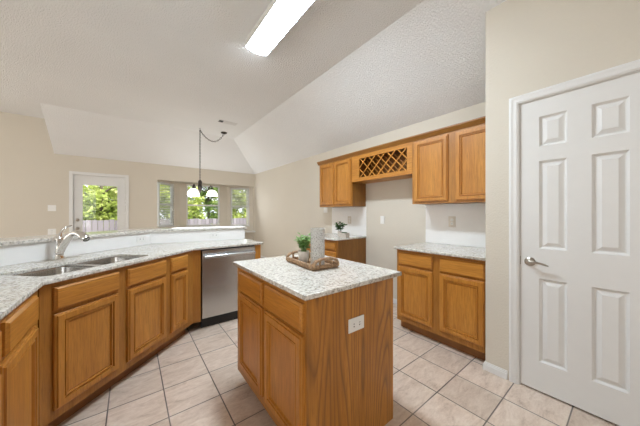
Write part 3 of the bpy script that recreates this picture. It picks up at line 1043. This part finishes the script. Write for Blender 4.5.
# ------------------------------------------------------------------ tray, pot, vase
tr = thing('wooden_tray', 'brown twisted wood tray with arched handles on the island', 'tray', (1.012, 1.408, ZT), math.radians(-4))
hx, hy_ = .100, .183
m = MB(); m.box(-hx, hx, -hy_, hy_, .001, .010, .002); m.build('tray_base', 'wicker', tr)
m = MB()
for x in (-hx, hx):
    for z in (.016, .029):
        pts = [(x + .0012 * math.sin(k * 2.1 + z * 200), -hy_ + 2 * hy_ * k / 22, z + .002 * math.sin(k * 1.7 + x * 50)) for k in range(23)]
        m.tube(pts, [.0085 + .0015 * math.sin(k * 2.7) for k in range(23)], 8)
for y in (-hy_, hy_):
    pts = [(-hx + 2 * hx * k / 14, y, .017 + .002 * math.sin(k * 1.7)) for k in range(15)]
    m.tube(pts, .009, 8)
m.build('tray_rim', 'wicker', tr, smooth=True)
for y in (-hy_, hy_):
    m = MB()
    for dy in (-.006, .006):
        pts = []
        for k in range(19):
            a = PI * k / 18
            pts.append((-math.cos(a) * (hx - .004), y + dy + .003 * math.sin(k * 2), .018 + .050 * math.sin(a) ** .55))
        m.tube(pts, [.0082 + .0015 * math.sin(k * 2.3) for k in range(19)], 8)
    for x in (-.045, .045):
        m.tube([(x, y, .018), (x * 1.03, y, .042), (x, y, .062)], .0075, 8)
    m.build('handle', 'wicker', tr, smooth=True)

def leaf_blade(m, p, d, L, W, droop, rnd):
    d = Vector(d).normalized()
    side = d.cross(Vector((0, 0, 1)))
    if side.length < .05: side = Vector((1, 0, 0))
    side.normalize()
    side = (Matrix.Rotation(rnd.uniform(-.7, .7), 3, d) @ side)
    nrm = side.cross(d)
    pts = []
    for k, wv in enumerate((.12, .75, 1.0, .7, .0)):
        s = k / 4
        c = Vector(p) + d * L * s + Vector((0, 0, -droop * L * s * s))
        pts.append((c - side * W * wv * .5 + nrm * W * .12 * wv, c, c + side * W * wv * .5 + nrm * W * .12 * wv))
    for A, B in zip(pts, pts[1:]):
        m.poly([A[0], A[1], B[1], B[0]]); m.poly([A[1], A[2], B[2], B[1]])

def potted(root, cz, nstem, spread, hgt, leafL, leafW, mat, seed, perstem=9):
    rnd = random.Random(seed)
    m = MB(); ms = MB()
    for k in range(nstem):
        a = k * 2.4 + rnd.uniform(-.3, .3)
        rr = spread * math.sqrt((k + .5) / nstem)
        top = Vector((rr * math.cos(a), rr * math.sin(a), cz + hgt * rnd.uniform(.6, 1.0)))
        b0 = Vector((rr * .25 * math.cos(a), rr * .25 * math.sin(a), cz - .01))
        mid = (b0 + top) / 2 + Vector((-.15 * rr * math.cos(a), -.15 * rr * math.sin(a), .1 * hgt))
        ms.tube([b0, mid, top], [.0018, .0015, .001], 5)
        for j in range(perstem):
            s = .3 + .7 * j / (perstem - 1)
            p = b0 * (1 - s) ** 2 + mid * 2 * s * (1 - s) + top * s * s
            b = j * 2.5 + a
            leaf_blade(m, p, (math.cos(b), math.sin(b), rnd.uniform(.1, .9)), leafL * rnd.uniform(.7, 1.15), leafW, rnd.uniform(.1, .5), rnd)
    ms.build('stems', mat, root); m.build('leaves', mat, root, recalc=False)

pt = thing('potted_plant', 'leafy green plant in a pale pot on the wooden tray', 'plant', (.992, 1.474, ZT + .011))
MB().lathe([(.001, 0), (.036, 0), (.039, .006), (.042, .070), (.043, .078), (.039, .078), (.037, .066), (.001, .064)], (0, 0, 0), 26).build('pot', 'pale', pt, smooth=True)
MB().lathe([(.001, .065), (.0365, .0655), (.001, .070)], (0, 0, 0), 16, cap=False).build('soil', 'oak_dark', pt)
potted(pt, .072, 22, .062, .132, .040, .020, 'leaf', 3, 9)

vs = thing('glass_vase', 'tall pebbled clear glass cylinder vase on the wooden tray', 'vase', (1.022, 1.345, ZT + .011))
m = MB()
seg, rowsN = 44, 40
RV, HV = .049, .248
loops = []
for j in range(rowsN + 1):
    loops.append([m._v(((RV + .0018 * math.sin(k * 2 * PI * 11 / seg + (j // 2) * 1.57) * math.sin(j * 1.57)) * math.cos(2 * PI * k / seg),
                        (RV + .0018 * math.sin(k * 2 * PI * 11 / seg + (j // 2) * 1.57) * math.sin(j * 1.57)) * math.sin(2 * PI * k / seg), HV * j / rowsN)) for k in range(seg)])
for rr, zz in ((RV - .005, HV), (RV - .005, .012)):
    loops.append([m._v((rr * math.cos(2 * PI * k / seg), rr * math.sin(2 * PI * k / seg), zz)) for k in range(seg)])
for A, B in zip(loops, loops[1:]):
    for k in range(seg): m.bm.faces.new((A[k], A[(k + 1) % seg], B[(k + 1) % seg], B[k]))
m.bm.faces.new(loops[-1]); m.bm.faces.new(loops[0][::-1])
m.build('vase_body', 'vase', vs, smooth=True)

# decor on the far worktop
p2 = thing('potted_plant', 'dark leafy sprig in a small glass on the far worktop', 'plant', (2.55, 2.79, ZT + .001))
MB().lathe([(.001, 0), (.030, 0), (.032, .05), (.034, .085), (.031, .085), (.029, .05), (.027, .006), (.001, .006)], (0, 0, 0), 20).build('glass_pot', 'cement', p2, smooth=True)
potted(p2, .075, 12, .085, .145, .06, .030, 'dleaf', 8, 7)
p3 = thing('planter_box', 'small pale planter box with low succulents on the far worktop', 'planter', (2.52, 2.655, ZT + .001), math.radians(8))
m = MB(); m.box(-.045, .045, -.06, .06, 0, .008); m.box(-.045, -.037, -.06, .06, .008, .07); m.box(.037, .045, -.06, .06, .008, .07); m.box(-.037, .037, -.06, -.052, .008, .07); m.box(-.037, .037, .052, .06, .008, .07)
m.build('box', 'cement', p3)
MB().box(-.0365, .0365, -.0515, .0515, .009, .055).build('soil', 'oak_dark', p3)
m = MB(); rnd = random.Random(5)
for c in ((0, -.03), (0, .0), (0, .03)):
    for k in range(14):
        a = k * 2.4
        leaf_blade(m, (c[0], c[1], .056), (math.cos(a), math.sin(a), .4 + k * .12), .032, .014, .0, rnd)
m.build('succulents', 'dleaf', p3, recalc=False)
